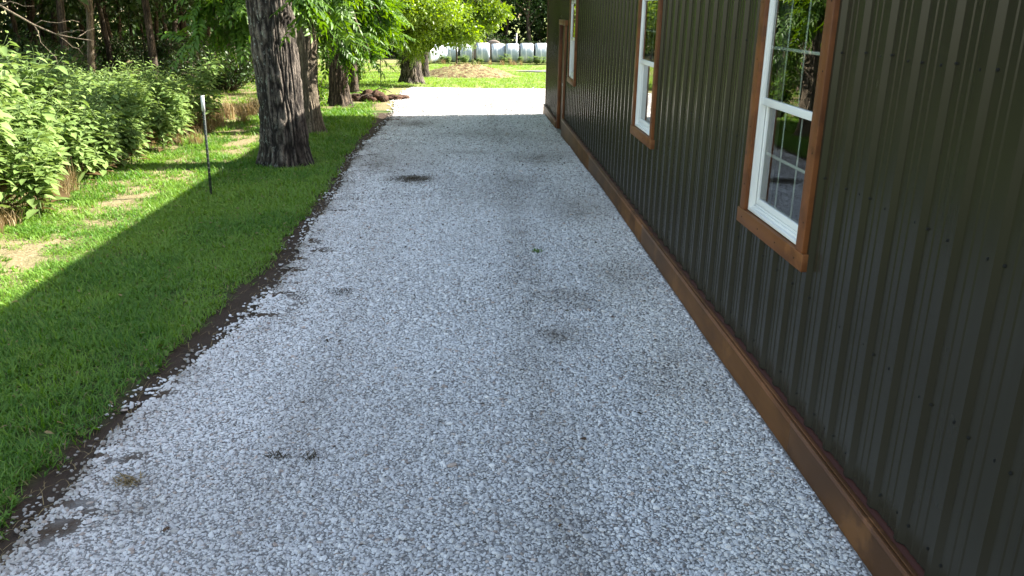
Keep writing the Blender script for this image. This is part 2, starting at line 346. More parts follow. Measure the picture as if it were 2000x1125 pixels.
# ------------------------------------------------------------------ scattered stuff through geometry nodes
def scatter(name, P, rot, scl, idx, protos, attrs=None):
    pc = bpy.data.collections.new(name+'_kinds')
    for i, p in enumerate(protos): p.name = 'k%02d_%s' % (i, name); pc.objects.link(p)
    me = bpy.data.meshes.new(name); me.vertices.add(len(P)); me.vertices.foreach_set('co', np.asarray(P, np.float32).ravel())
    for nm, ty, v in [('rot', 'FLOAT_VECTOR', rot), ('scl', 'FLOAT_VECTOR', scl), ('idx', 'INT', idx)]+[(k, 'FLOAT', v) for k, v in (attrs or {}).items()]:
        a = me.attributes.new(nm, ty, 'POINT'); a.data.foreach_set('vector' if ty == 'FLOAT_VECTOR' else 'value', np.asarray(v, np.int32 if ty == 'INT' else np.float32).ravel())
    o = bpy.data.objects.new(name, me); COL.objects.link(o)
    ng = bpy.data.node_groups.new(name, 'GeometryNodeTree'); N = ng.nodes; L = ng.links
    ng.interface.new_socket('Geometry', in_out='INPUT', socket_type='NodeSocketGeometry'); ng.interface.new_socket('Geometry', in_out='OUTPUT', socket_type='NodeSocketGeometry')
    gi = N.new('NodeGroupInput'); g2 = N.new('NodeGroupOutput'); ci = N.new('GeometryNodeCollectionInfo'); ci.inputs[0].default_value = pc
    ci.inputs['Separate Children'].default_value = True; ci.inputs['Reset Children'].default_value = True
    ip = N.new('GeometryNodeInstanceOnPoints'); ip.inputs['Pick Instance'].default_value = True
    def na(nm, ty):
        x = N.new('GeometryNodeInputNamedAttribute'); x.data_type = ty; x.inputs[0].default_value = nm; return x.outputs[0]
    er = N.new('FunctionNodeEulerToRotation'); L.new(na('rot', 'FLOAT_VECTOR'), er.inputs[0])
    L.new(gi.outputs[0], ip.inputs['Points']); L.new(ci.outputs[0], ip.inputs['Instance']); L.new(na('idx', 'INT'), ip.inputs['Instance Index'])
    L.new(er.outputs[0], ip.inputs['Rotation']); L.new(na('scl', 'FLOAT_VECTOR'), ip.inputs['Scale']); L.new(ip.outputs[0], g2.inputs[0])
    md = o.modifiers.new('scatter', 'NODES'); md.node_group = ng
    return o
import bmesh
def stone_proto(i, r):
    bm = bmesh.new(); bmesh.ops.create_icosphere(bm, subdivisions=2 if i < 3 else 1, radius=1)
    pl = [(norm(r.normal(size=3)), r.uniform(.5, .85)) for _ in range(7)]
    for v in bm.verts:
        p = np.array(v.co)
        for n, d in pl:
            k = p@n
            if k > d: p = p-n*(k-d)
        v.co = Vector(p*np.array([1.12, .9, .46]))
    me = bpy.data.meshes.new('stone'); bm.to_mesh(me); bm.free(); me.materials.append(M['stone'])
    return bpy.data.objects.new('stone', me)
def jgrid(x0, x1, y0, y1, s, r):
    X, Y = np.meshgrid(np.arange(x0, x1, s), np.arange(y0, y1, s), indexing='ij')
    X = X.ravel()+r.uniform(-.5, .5, X.size)*s; Y = Y.ravel()+r.uniform(-.5, .5, Y.size)*s; return X, Y
PX, PY, SC = [], [], []
for y0, y1, s, sc in [(1.8, 5.6, .0132, 1), (5.6, 9.5, .0152, 1.1), (9.5, 14, .021, 1.3), (14, 19.6, .028, 1.6), (19.6, 29, .055, 2.2)]:
    x, y = jgrid(-2.4, 1.6 if y0 < 19 else 8, y0, y1, s, rng)
    vis = x > -.75*y-.6
    e = se(y); d = x-e
    pk = sm(d, -.02, .05)+.10*sm(d, -.22, -.02)+.25*(fbm(x*9, y*9, 0, 51) > .60)*sm(d, -.2, -.05)
    pk = pk*(1-.55*dirtmask(x, y)); pk = pk*(1-.85*bare(x, y))
    k = vis & (rng.random(x.size) < pk) & ((x < 1.52) | (y > 19.5)); PX.append(x[k]); PY.append(y[k]); SC.append(np.full(k.sum(), sc))
PX, PY, SC = map(np.concatenate, (PX, PY, SC)); n = len(PX)
sz = .0091*SC*np.exp(rng.normal(0, .27, n))*np.where(PX-se(PY) < .1, 1.15, 1)
PZ = zg(PX, PY)+.0165+sz*rng.uniform(-.1, .35, n)
rot = np.stack([rng.normal(0, .25, n), rng.normal(0, .25, n), rng.uniform(0, 6.28, n)], 1)
scl = sz[:, None]*rng.uniform(.8, 1.25, (n, 3))
gs = scatter('gravel', np.stack([PX, PY, PZ], 1), rot, scl, rng.integers(0, 8, n), [stone_proto(i, rng) for i in range(8)], {'dirt': np.clip(dirtmask(PX, PY)+.22*sm(fbm(PX*.8, PY*.5, 0, 101, 5), .42, .7)+.3*bare(PX, PY), 0, 1)})
tag(gs, 'loose crushed white limestone covering the drive', 'gravel', kind='stuff')

# leaf templates: (t along, s side, h up)
KITE = (np.array([(0, 0, 0), (.45, .5, .06), (1, 0, -.08), (.45, -.5, .06)]), np.array([(0, 2, 1), (0, 3, 2)]))
LEAF = (np.array([(0, 0, 0), (.25, .42, .06), (.28, 0, 0), (.25, -.42, .06), (.62, .36, 0), (.65, 0, -.07), (.62, -.36, 0), (1, 0, -.2)]),
        np.array([(0, 2, 1), (0, 3, 2), (1, 2, 5), (1, 5, 4), (2, 3, 6), (2, 6, 5), (4, 5, 7), (5, 6, 7)]))
BLADE = (np.array([(0, .5, 0), (0, -.5, 0), (.5, .4, .12), (.5, -.4, .12), (1, 0, -.05)]), np.array([(0, 1, 3), (0, 3, 2), (2, 3, 4)]))
def leaves(mb, P, D, N, L, Wd, tmpl=KITE, m=0, var=None):
    P = np.asarray(P, float); n = len(P); D = norm(np.asarray(D, float)); Sd = norm(np.cross(N, D)); N2 = np.cross(D, Sd)
    T, F = tmpl; L = np.broadcast_to(L, (n,)); Wd = np.broadcast_to(Wd, (n,))
    V = P[:, None]+T[None, :, 0:1]*L[:, None, None]*D[:, None]+T[None, :, 1:2]*Wd[:, None, None]*Sd[:, None]+T[None, :, 2:3]*L[:, None, None]*N2[:, None]
    FF = (F[None]+(np.arange(n)*len(T))[:, None, None]).reshape(-1, 3)
    if var is None: var = rng.random(n)
    mb.add(V.reshape(-1, 3), FF, m, np.repeat(np.broadcast_to(var, (n,)), len(T)))
def rdir(n, up=0.):
    d = rng.normal(size=(n, 3)); d = norm(d); d[:, 2] += up; return norm(d)
def compound(mb, P, D, L, m=0, pairs=7, lw=.40, ll=.30):
    """pinnate leaves: P origins, D directions, L leaf lengths"""
    P = np.asarray(P, float); n = len(P); D = norm(D); up = norm(np.array([0, 0, 1.])+.35*rng.normal(size=(n, 3)))
    S_ = norm(np.cross(up, D)); U = np.cross(D, S_); v0 = np.clip(rng.normal(.5, .2, n), 0, 1)
    for k in range(pairs+1):
        t = .18+.82*k/pairs; c = P+D*(L*t)[:, None]-np.array([0, 0, 1.])*(.12*L*t*t)[:, None]
        for sd in ((-1, 1) if k < pairs else (0,)):
            dd = D*(.55 if sd else 1)+S_*sd*.85-np.array([0, 0, .08+.12*t])+.12*rng.normal(size=(n, 3))
            l = L*ll*(1-.35*abs(t-.5))*rng.uniform(.85, 1.1, n)
            leaves(mb, c, dd, U+.2*rng.normal(size=(n, 3)), l, l*lw, LEAF, m, np.clip(v0+rng.normal(0, .1, n), 0, 1))
    leaves(mb, P, D-np.array([0, 0, .18]), S_, L*.95, .012, KITE, m, .2)

# lawn grass: clumps of mown blades
def clump_proto(i, r, n=30, h=.046, rad=.075, w=.005):
    mb = MB(); a = r.uniform(0, 6.28, n); q = rad*np.sqrt(r.random(n))
    P = np.stack([q*np.cos(a), q*np.sin(a), np.zeros(n)], 1); b = r.uniform(0, 6.28, n); k = r.uniform(.4, 2.2, n)
    D = np.stack([k*np.cos(b), k*np.sin(b), np.ones(n)], 1); L = h*r.uniform(.6, 1.35, n)
    N = np.stack([-np.cos(b), -np.sin(b), np.ones(n)*.6], 1); leaves(mb, P, D, N, L*1.2, w*r.uniform(.8, 1.5, n), BLADE, 0, r.random(n))
    return bpy.data.objects.new('clump', mb.mesh('clump', M['grass']))
protos = [clump_proto(i, rng) for i in range(6)]+[clump_proto(i, rng, 9, .035, .05, .016) for i in range(2)]
PX, PY, SC = [], [], []
for x0, y0, y1, s, sc in [(-5.6, 1.2, 5.5, .046, 1), (-6.4, 5.5, 9.5, .056, 1.1), (-7.5, 9.5, 15, .08, 1.4), (-9, 15, 22, .125, 1.9), (-12, 22, 34, .22, 2.6)]:
    x, y = jgrid(x0, -1.8, y0, y1, s, rng); g = ge(y)
    k = (x < g+.02) & (x > -.9*y-2.6) & (rng.random(x.size) < 1-.80*tanmask(x, y)-.6*(sm(fbm(x*2.5, y*2.5, 0, 77), .58, .66)))
    for tx, ty, tr in [(-2.72, 12.03, .33), (-3.05, 15.72, .3), (-3.4, 21.4, .35)]: k &= np.hypot(x-tx, y-ty) > tr
    PX.append(x[k]); PY.append(y[k]); SC.append(np.full(k.sum(), sc))
for (x0, x1, y0, y1, s, sc) in [(-14, 14, 29.6, 44, .42, 3.4), (-20, 16, 44, 62, .8, 5)]:
    x, y = jgrid(x0, x1, y0, y1, s, rng); k = (rng.random(x.size) < .8) & (np.hypot((x+.45)/2.6, (y-40)/3) > 1) & ~((x > 2) & (abs(y-48.2) < 2))
    PX.append(x[k]); PY.append(y[k]); SC.append(np.full(k.sum(), sc))
PX, PY, SC = map(np.concatenate, (PX, PY, SC)); n = len(PX)
hh = SC*rng.uniform(.7, 1.2, n)*(.75+.6*fbm(PX*1.2, PY*1.2, 0, 90))*np.where(PY < 6, 1.15, 1)
gs = scatter('grass', np.stack([PX, PY, zg(PX, PY)-.004], 1), np.stack([np.zeros(n), np.zeros(n), rng.uniform(0, 6.28, n)], 1),
             np.stack([SC*1.1, SC*1.1, np.minimum(hh, 2.2)], 1), rng.choice(8, n, p=[.14]*6+[.08]*2), protos, {'tone': np.maximum(sm(fbm(PX*1.6, PY*1.3, 0, 33, 5), .40, .62), 1.5*(PY > 29))})  # tone raised past the gravel to paint the far grass sun-bleached
tag(gs, 'green mown lawn grass beside the gravel drive', 'grass', kind='stuff')
print('stones/grass', len(sz), n)

# ------------------------------------------------------------------ the metal building
B = empty('metal_building', (1.6, 8, -2.2))
tag(B, 'dark ribbed metal building with cedar trimmed white windows and brown skirt board', 'building')
def part(mb, name, mats, parent=B, **k):
    o = mb.build(name, mats, None, **k); pl = parent.matrix_world if parent.type != 'EMPTY' else None
    o.parent = parent; o.location = -WL[parent.name]; WL[o.name] = WL[parent.name]*0+WL[parent.name]+o.location; return o
WL = {B.name: Vector((1.6, 8, -2.2))}
Y1, Y0, P_ = 19.42, -8., .2286
WIN = [3.775, 7.425, 13.675]          # near edge of each window casing; all casings are 1.0 wide
holes = [(y+.07, y+.93, -1.11, .15) for y in WIN]+[(15.3, 16.22, -2.4, -.28)]
def zbot(y): return -1.885 if y < 15.8 else -2.075
prof = []
k = int((3.58-Y1)/P_)-1
while 3.58-k*P_ > Y0:
    b = 3.58-k*P_
    prof += [(b-.012, 0), (b-.030, .019), (b-.056, .019), (b-.076, 0), (b-.118, 0), (b-.124, .0035), (b-.130, .0035), (b-.136, 0), (b-.168, 0), (b-.174, .0035), (b-.180, .0035), (b-.186, 0)]; k += 1
prof = sorted([p for p in prof if Y0 < p[0] < Y1]); prof = [(Y0, 0)]+prof+[(Y1, 0)]
for a, b_, _, _ in holes:
    hv = [np.interp(v, [p[0] for p in prof], [p[1] for p in prof]) for v in (a, b_)]; prof += [(a, hv[0]), (b_, hv[1])]
hv = np.interp(15.8, [p[0] for p in sorted(prof)], [p[1] for p in sorted(prof)]); prof.append((15.8, hv)); prof.sort()
mb = MB()
for (ya, ha), (yb, hb) in zip(prof[:-1], prof[1:]):
    if yb-ya < 1e-6: continue
    mid = (ya+yb)/2; zs = [(zbot(mid), 1.2)]
    for a, b_, z0, z1 in holes:
        if a < mid < b_: zs = [(zbot(mid), z0), (z1, 1.2)] if z0 > -2 else [(z1, 1.2)]
    for z0, z1 in zs:
        mb.add([(1.6-ha, ya, z0), (1.6-hb, yb, z0), (1.6-hb, yb, z1), (1.6-ha, ya, z1)], [(0, 1, 2, 3)])
sid = part(mb, 'siding', M['siding'])
mb = MB(); rs = random.Random(4)
for row in (-1.80, -1.30, -.72, -.16, .42, .98):
    k = int((3.58-Y1)/P_)+1
    while 3.58-k*P_ > 1.4:
        for off, f in ((0, 1), (.086, .8)):
            y = 3.58-k*P_-off+rs.uniform(-.005, .005); z = row+rs.uniform(-.008, .008)
            if f < 1 and rs.random() < .25: continue
            if any(a-.08 < y < b_+.08 and z0-.12 < z < z1+.12 for a, b_, z0, z1 in holes) or y > Y1-.1: continue
            r = .005; th = np.linspace(0, 2*np.pi, 6, endpoint=False)
            V = [(1.5995, y+r*1.25*math.cos(t), z+r*1.25*math.sin(t)) for t in th]+[(1.593, y+r*math.cos(t), z+r*math.sin(t)) for t in th]
            mb.add(V, [(i, (i+1) % 6, 6+(i+1) % 6, 6+i) for i in range(6)]); mb.F.append((np.array([[mb.n-6+i for i in range(6)]]), 0))
        k += 1
tag(part(mb, 'screws', M['screw']), kind='stuff')
mb = MB().box(1.66, 1.72, Y0+.1, Y1-.1, .35, 1.1); mb = MB()
# shell: end walls, back wall, roof
XB = 12.6; mb.add([(1.602, Y1, -2.5), (XB, Y1, -2.5), (XB, Y1, 1.2), ((1.6+XB)/2, Y1, 3.2), (1.602, Y1, 1.2)], [(0, 1, 2, 3, 4)])
mb.add([(1.602, Y0, -2.4), (XB, Y0, -2.4), (XB, Y0, 1.2), ((1.6+XB)/2, Y0, 3.2), (1.602, Y0, 1.2)], [(0, 1, 2, 3, 4)])
mb.add([(XB, Y0, -2.5), (XB, Y1, -2.5), (XB, Y1, 1.2), (XB, Y0, 1.2)], [(0, 1, 2, 3)]); part(mb, 'end_wall', M['siding'])
mb = MB(); xm = (1.6+XB)/2
for xa in (1.5, XB+.1):
    za = 1.16
    mb.add([(xa, Y0-.1, za), (xa, Y1+.1, za), (xm, Y1+.1, 3.24), (xm, Y0-.1, 3.24), (xa, Y0-.1, za+.04), (xa, Y1+.1, za+.04), (xm, Y1+.1, 3.28), (xm, Y0-.1, 3.28)],
           [(0, 1, 2, 3), (4, 5, 6, 7), (0, 1, 5, 4), (1, 2, 6, 5), (3, 0, 4, 7)])
part(mb, 'roof', M['roof'])
part(MB().box(1.571, 1.603, Y1-.075, Y1+.012, -2.08, 1.19).box(1.603, 1.68, Y1+.002, Y1+.012, -2.08, 1.19), 'corner_trim', M['door_brown'], bevel=.003)
# interior: floor, lining and back so the glass has a dark room behind it
mb = MB(); xi = 5.2
mb.add([(1.75, .5, -1.9), (xi, .5, -1.9), (xi, 19, -1.9), (1.75, 19, -1.9)], [(0, 1, 2, 3)]).add([(xi, .5, -1.9), (xi, 19, -1.9), (xi, 19, .8), (xi, .5, .8)], [(0, 1, 2, 3)])
mb.add([(1.75, .5, .8), (xi, .5, .8), (xi, 19, .8), (1.75, 19, .8)], [(0, 1, 2, 3)])
for y in (.5, 19): mb.add([(1.75, y, -1.9), (xi, y, -1.9), (xi, y, .8), (1.75, y, .8)], [(0, 1, 2, 3)])
e = [.5]+[v for a, b_, _, _ in holes[:3] for v in (a, b_)]+[19]
for i in range(0, len(e), 2): mb.add([(1.75, e[i], -1.9), (1.75, e[i+1], -1.9), (1.75, e[i+1], .8), (1.75, e[i], .8)], [(0, 1, 2, 3)])
for a, b_, z0, z1 in holes[:3]:
    mb.add([(1.75, a, -1.9), (1.75, b_, -1.9), (1.75, b_, z0), (1.75, a, z0)], [(0, 1, 2, 3)]).add([(1.75, a, z1), (1.75, b_, z1), (1.75, b_, .8), (1.75, a, .8)], [(0, 1, 2, 3)])
part(mb, 'interior_lining', M['interior'])
# skirt board (two runs, lower past the door), its cap strips and the red stained ledge
def skirt(y0, y1, zt):
    L = y1-y0; n = max(1, round(L/3.6)); e = np.linspace(y0, y1, n+1)
    sk = MB(); cp = MB()
    for a, b_ in zip(e[:-1], e[1:]):
        sk.box(1.532, 1.552, a+.0015, b_-.0015, -2.6, zt-.008)
        cp.box(1.527, 1.541, a+.001, b_-.001, zt-.022, zt+.003).box(1.543, 1.562, a-.4 if a > y0 else a, b_-.402 if b_ < y1 else b_, zt-.022, zt+.006)
    s = part(sk, 'skirt_board', M['skirt'], bevel=.002); part(cp, 'skirt_cap', M['skirt_cap'], bevel=.002)
    part(MB().box(1.563, 1.64, y0, y1, zt-.03, zt-.004), 'stained_ledge', M['red'])
skirt(Y0, 15.18, -1.885); skirt(16.33, Y1, -2.078)
# door: cedar casing with the brown leaf set back
dr = part(MB().box(1.604, 1.64, 15.31, 16.21, -2.28, -.29), 'door', M['door_brown'])
WL[dr.name] = WL[B.name]*0+Vector((0, 0, 0))+WL[B.name]*0
def sub(mb, name, mats, parent, **k):
    o = mb.build(name, mats, None, **k); o.parent = parent; return o
sub(MB().box(1.548, 1.622, 15.20, 15.305, -2.28, -.283).box(1.548, 1.622, 16.215, 16.32, -2.28, -.283), 'door_casing', M['cedar_v'], dr, bevel=.003)
sub(MB().box(1.542, 1.622, 15.17, 16.35, -.28, -.19), 'door_head', M['cedar'], dr, bevel=.003)
hb = MB(); hb.tube([(1.604, 15.40, -1.3), (1.57, 15.40, -1.3), (1.565, 15.40, -1.3)], [.012, .012, .028], 12).tube([(1.565, 15.40, -1.3), (1.545, 15.4, -1.3)], [.028, .022], 12)
sub(hb, 'door_knob', M['grey_pipe'], dr, smooth=True)
# windows
def window(y0, label):
    w = empty('window', (0, 0, 0), B); w.location = -Vector((1.6, 8, -2.2))+Vector((0, y0, 0)); w['label'] = label
    yi0, yi1, zb, zt = .09, .91, -1.09, .135
    for ya, yb in ((0, yi0), (yi1, 1)): sub(MB().box(1.556, 1.606, ya, yb, zb-.005, zt+.01), 'side_casing', M['cedar_v'], w, bevel=.003)
    sub(MB().box(1.552, 1.607, -.022, 1.022, -1.182, -1.096), 'sill_board', M['cedar'], w, bevel=.003)
    sub(MB().box(1.552, 1.607, -.022, 1.022, zt+.011, zt+.105), 'head_casing', M['cedar'], w, bevel=.003)
    nl = MB()
    for yy_ in (.03, .955):
        for zz_ in (-.95, -.62, -.25, .05): nl.box(1.5545, 1.557, yy_-.0035, yy_+.0035, zz_-.0035, zz_+.0035)
    for yy_ in (.08, .36, .64, .93): nl.box(1.5505, 1.553, yy_-.0035, yy_+.0035, -1.143, -1.136)
    tag(sub(nl, 'nail_heads', M['screw'], w), kind='stuff')
    # white vinyl frame: jambs, head and a stepped sill
    f = MB(); a, b_ = yi0+.002, yi1-.002
    f.box(1.576, 1.70, a, a+.022, zb, zt).box(1.576, 1.70, b_-.022, b_, zb, zt).box(1.576, 1.70, a+.022, b_-.022, zt-.022, zt).box(1.576, 1.598, a+.022, b_-.022, zb, zb+.018)
    f.box(1.598, 1.610, a+.022, b_-.022, zb, zb+.03).box(1.610, 1.70, a+.022, b_-.022, zb, zb+.04); f.box(1.604, 1.608, b_-.03, b_-.022, zb+.03, -.49)
    sub(f, 'window_frame', M['vinyl'], w, bevel=.0015)
    def sash(x, z0, z1, s, nm, rb, rt):
        g = MB(); ya, yb = a+.024, b_-.024
        g.box(x, x+.028, ya, ya+s, z0, z1).box(x, x+.028, yb-s, yb, z0, z1).box(x+.0005, x+.0275, ya+s, yb-s, z0, z0+rb).box(x+.0005, x+.0275, ya+s, yb-s, z1-rt, z1)
        o = sub(g, nm, M['vinyl'], w, bevel=.0015)
        sub(MB().add([(x+.012, ya+s-.004, z0+rb-.004), (x+.012, yb-s+.004, z0+rb-.004), (x+.012, yb-s+.004, z1-rt+.004), (x+.012, ya+s-.004, z1-rt+.004)], [(3, 2, 1, 0)]), 'pane', M['glass'], w)
        h = MB(); zm = (z0+rb+z1-rt)/2; gw = .008
        for q in (1/3, 2/3):
            ym = ya+s+(yb-ya-2*s)*q; h.box(x+.016, x+.020, ym-gw, ym+gw, z0+rb, z1-rt)
        h.box(x+.0155, x+.0205, ya+s, yb-s, zm-gw, zm+gw); sub(h, 'muntin', M['vinyl'], w)
    sash(1.581, -.488, zt-.024, .026, 'upper_sash', .040, .028)
    sash(1.611, zb+.042, -.462, .028, 'lower_sash', .034, .03)
    return w
for y0, l in zip(WIN, ['nearest window, white double hung sash in orange cedar casing', 'middle window, mirrored green leaves and bright gravel in its glass', 'farthest window, narrow beside the door']): window(y0, l)

# ------------------------------------------------------------------ trees
def trunk_mesh(path, rad, flare, seed, nt=72, nz=170, furrow=.036, freq=16, roots=5):
    path = np.asarray(path, float); rad = np.asarray(rad, float); tt = np.linspace(0, 1, len(path))
    s = np.linspace(0, 1, nz)**1.25; C = np.stack([np.interp(s, tt, path[:, i]) for i in range(3)], 1); r = np.interp(s, tt, rad)
    th = np.linspace(0, 2*np.pi, nt, endpoint=False); h = C[:, 2]-C[0, 2]
    H, TH = np.meshgrid(h, th, indexing='ij'); u, v = np.cos(TH), np.sin(TH)
    fl = 1.35*flare*np.exp(-H/.20)*(.75+.5*np.maximum(0, np.sin(roots*TH+seed)))+.12*np.exp(-H/.6)
    w = fbm(u*2+seed, v*2, H*1.6, seed)*1.3
    rid = abs(noise(u*freq*.62+w, v*freq*.62+w, H*3.6, seed+3)*2-1); rid = np.minimum(rid*1.9, 1); rid = rid*(.3+.7*noise(u*9, v*9, H*11, seed+5))
    RR = r[:, None]*(1+fl+.05*(noise(u, v, H*.8, seed+9)-.5))+furrow*(rid-.6)*np.clip(r[:, None]/.25, .3, 1.2)
    V = C[:, None]+np.stack([u*RR, v*RR, 0*u], -1); mb = MB(); mb.ring_faces(V, 0, rid.ravel()); return mb
def limb_path(a, b, sag=0., n=7, wob=.06):
    t = np.linspace(0, 1, n)[:, None]; a = np.array(a, float); b = np.array(b, float); L = np.linalg.norm(b-a)
    P = a+(b-a)*t; P[:, 2] += sag*L*4*(t[:, 0]*(1-t[:, 0])); P[1:-1] += rng.normal(0, wob*L*.4, (n-2, 3)); return P
def crown_blob(mb, c, rx, ry, rz, nc, nl, size, cl=.55, m=0):
    d = rdir(nc); q = rng.random(nc)**.45; C = np.array(c)+d*q[:, None]*np.array([rx, ry, rz]); out = []
    for ci in C:
        n = int(nl*rng.uniform(.6, 1.4)); o = rng.normal(size=(n, 3))*np.array([cl, cl, cl*.55]); P = ci+o
        D = norm(o+.8*rdir(n)-np.array([0, 0, .3])); N = norm(np.array([0, 0, 1.])+.6*rng.normal(size=(n, 3)))
        L = size*rng.uniform(.6, 1.3, n); leaves(mb, P, D, N, L, L*.55, KITE, m, np.clip(rng.normal(rng.uniform(.25, .75), .15, n), 0, 1))
    return C
def drape(mb, tw, spec, anchor, L=.42):
    """hanging sprays of compound leaves round spec = (x,y,z,rx,ry,rz,n)"""
    x, y, z, rx, ry, rz, n = spec; nt = max(3, n//9)
    for i in range(nt):
        e = np.array([x, y, z])+rdir(1)[0]*rng.random()**.4*np.array([rx, ry, rz]); a = np.array([x, y, z+rz*1.3])*.6+np.array(anchor)*.4
        a = e+(a-e)*min(1, 1.1/np.linalg.norm(a-e)); P = limb_path(a, e, .08, 6, .05); tw.tube(P, np.linspace(.012, .004, 6), 5)
        k = n//nt+1; t = np.clip(1-rng.random(k)**1.5*.75, 0, 1); idx = t*5; i0 = np.minimum(idx.astype(int), 4); Q = P[i0]+(P[i0+1]-P[i0])*(idx-i0)[:, None]
        D = norm((e-a)*.8/np.linalg.norm(e-a)+rdir(k)*.9+np.array([0, 0, -.1])); compound(mb, Q, D, L*rng.uniform(.75, 1.2, k))
def big_tree(name, label, base, r0, top, flare, seed, drapes, blobs, leafm, barkm, group=None, nt=110, L=.46, limbs=(), fluff=()):
    x, y, = base; z = float(zg0(y))-.12; t = empty(name, (x, y, z)); tag(t, label, 'tree', group); off = -np.array([x, y, z])
    path = np.array([(0, 0, 0), (-.01, 0, .9), (top[0]*.35, 0, 2.4), (top[0]*.7, top[1]*.5, 4.6), (top[0], top[1], 7.5)])
    trunk_mesh(path, [r0, r0*.95, r0*.97, r0*.6, r0*.28], flare, seed, nt, nt*2).build('trunk', barkm, t, smooth=True)
    cr = MB(); lb = MB()
    for (cx, cy, cz, rx, ry, rz, nc, nl) in blobs:
        C = crown_blob(cr, np.array([cx, cy, cz])+off, rx, ry, rz, nc, nl, .27)
        for c in C[:10]:
            a = path[3]*.5+path[2]*.5+np.array([0, 0, rng.uniform(-.5, 1.5)]); lb.tube(limb_path(a, c, .1), np.linspace(r0*.22, .02, 7), 7)
    for s in fluff:
        x_, y_, z_, rx, ry, rz, n = s; crown_blob(cr, np.array([x_, y_, z_])+off, rx, ry, rz, n, 80, .125, .2)
        for q_ in range(4): lb.tube(limb_path((path[2][0], path[2][1], 3.4), np.array([x_+rng.uniform(-.6, .6)*rx, y_, z_+rng.uniform(-.3, .6)*rz])+off, .12, 8), np.linspace(.05, .008, 8), 6)
    for s in drapes:
        s = list(s); s[0] += off[0]; s[1] += off[1]; s[2] += off[2]; an = (path[3][0], path[3][1], 4.2)
        drape(cr, lb, s, an, L)
        lb.tube(limb_path((path[2][0], path[2][1], 3.6), (s[0], s[1], s[2]+s[5]*.9+.15), .12, 8), np.linspace(.06, .014, 8), 6)
    for a, b_, r in limbs: lb.tube(limb_path(np.array(a)+off, np.array(b_)+off, .03, 8, .04), np.linspace(r, r*.3, 8), 6)
    lb.build('limbs', barkm, t, smooth=True); cr.build('crown', leafm, t)
    return t
ROW = 'walnut trees along the drive'
big_tree('walnut_tree', 'large walnut tree with thick furrowed lichen flecked trunk nearest the drive', (-2.72, 12.03), .315, (-.22, .3), .42, 3,
         [(-3.75, 12.8, -.42, .55, .45, .28, 60), (-2.45, 13.9, .02, .5, .5, .28, 75), (-3.5, 12.8, .15, .6, .5, .2, 50), (-2.22, 11.5, .02, .16, .25, .12, 14)], [(-3.0, 14.2, 4.6, 3.0, 2.6, 2.4, 60, 60), (-5.8, 15.6, 2.6, 2.4, 2.2, 1.5, 60, 60)], M['walnut_leaf'], M['bark'], ROW, 200)  # second crown mass is added out of view to shade the wood
big_tree('walnut_tree', 'reddish walnut trunk standing right behind the nearest large trunk', (-3.08, 15.75), .195, (.1, .4), .7, 8,
         [(-2.35, 17.2, -.35, .75, .8, .45, 150), (-2.6, 16.0, -.75, .35, .4, .3, 42), (-2.7, 15.6, .1, .8, .6, .3, 90), (-1.95, 17.2, -.05, .7, .7, .35, 110), (-2.0, 16.3, -1.02, .16, .2, .1, 10)], [(-3.2, 17.5, 4.8, 3.0, 2.6, 2.4, 60, 60), (-6.2, 19.5, 2.6, 2.4, 2.6, 1.5, 70, 60)], M['walnut_leaf'], M['bark_light'], ROW)  # low leftward crown mass, unseen, added to darken the wood behind
big_tree('walnut_tree', 'shaded dark walnut trunk with a leafy shrub at its left foot', (-3.43, 21.5), .24, (.2, .3), .6, 14,
         [(-2.6, 21.5, -.5, 1.1, .9, .6, 150), (-2.3, 20.5, -.2, .9, .8, .4, 110), (-3.6, 20.5, -.5, .7, .6, .5, 70)], [(-3.8, 22, 4.8, 3.2, 2.8, 2.5, 60, 60), (-6.6, 24.5, 2.4, 2.4, 3.2, 1.6, 80, 60)], M['walnut_leaf'], M['bark_dark'], ROW)  # second crown mass again unseen, put in to keep sun off the wood
big_tree('walnut_tree', 'slim dark trunk beside the wire fence post, just before the log pile', (-3.66, 25.7), .125, (.1, .2), .4, 19,
         [(-3.0, 25.5, -.6, 1.1, .9, .6, 120)], [(-4.2, 26.5, 4.5, 2.8, 2.6, 2.4, 45, 55)], M['walnut_leaf'], M['bark_dark'], ROW)
big_tree('walnut_tree', 'broad flared tree with bright sunlit leaves at the bend of the drive', (-2.42, 32.2), .375, (.6, .2), .55, 23,
         [(.55, 30.5, -.2, .45, .5, .14, 60), (.95, 30.2, -.12, .25, .3, .06, 16), (-.1, 30, -.95, .35, .5, .15, 30), (-2.1, 30.2, -1.45, .4, .4, .22, 40)],
         [(-2.2, 33.5, 4.6, 4.0, 3.4, 2.6, 80, 60)], M['bright_leaf'], M['bark'], ROW, 130, .36, fluff=[(-1.1, 30, -.55, 1.2, 1.0, .62, 110), (-2.3, 29.6, -.75, .9, .9, .55, 75), (-.2, 30.5, -.35, .95, .8, .42, 70), (-1.6, 28.5, -.1, 1.2, 1.0, .4, 70), (.5, 30.6, -.12, .45, .5, .2, 22), (-2.0, 30.3, -1.3, .45, .4, .25, 16)])
big_tree('walnut_tree', 'second grey trunk half hidden behind the broad flared tree', (-2.28, 37.6), .20, (.2, .2), .5, 29,
         [(-2.2, 37, -.9, 1.2, 1.0, .6, 90)], [(-2.4, 38, 4.4, 3, 2.8, 2.2, 45, 55)], M['bright_leaf'], M['bark'], ROW)

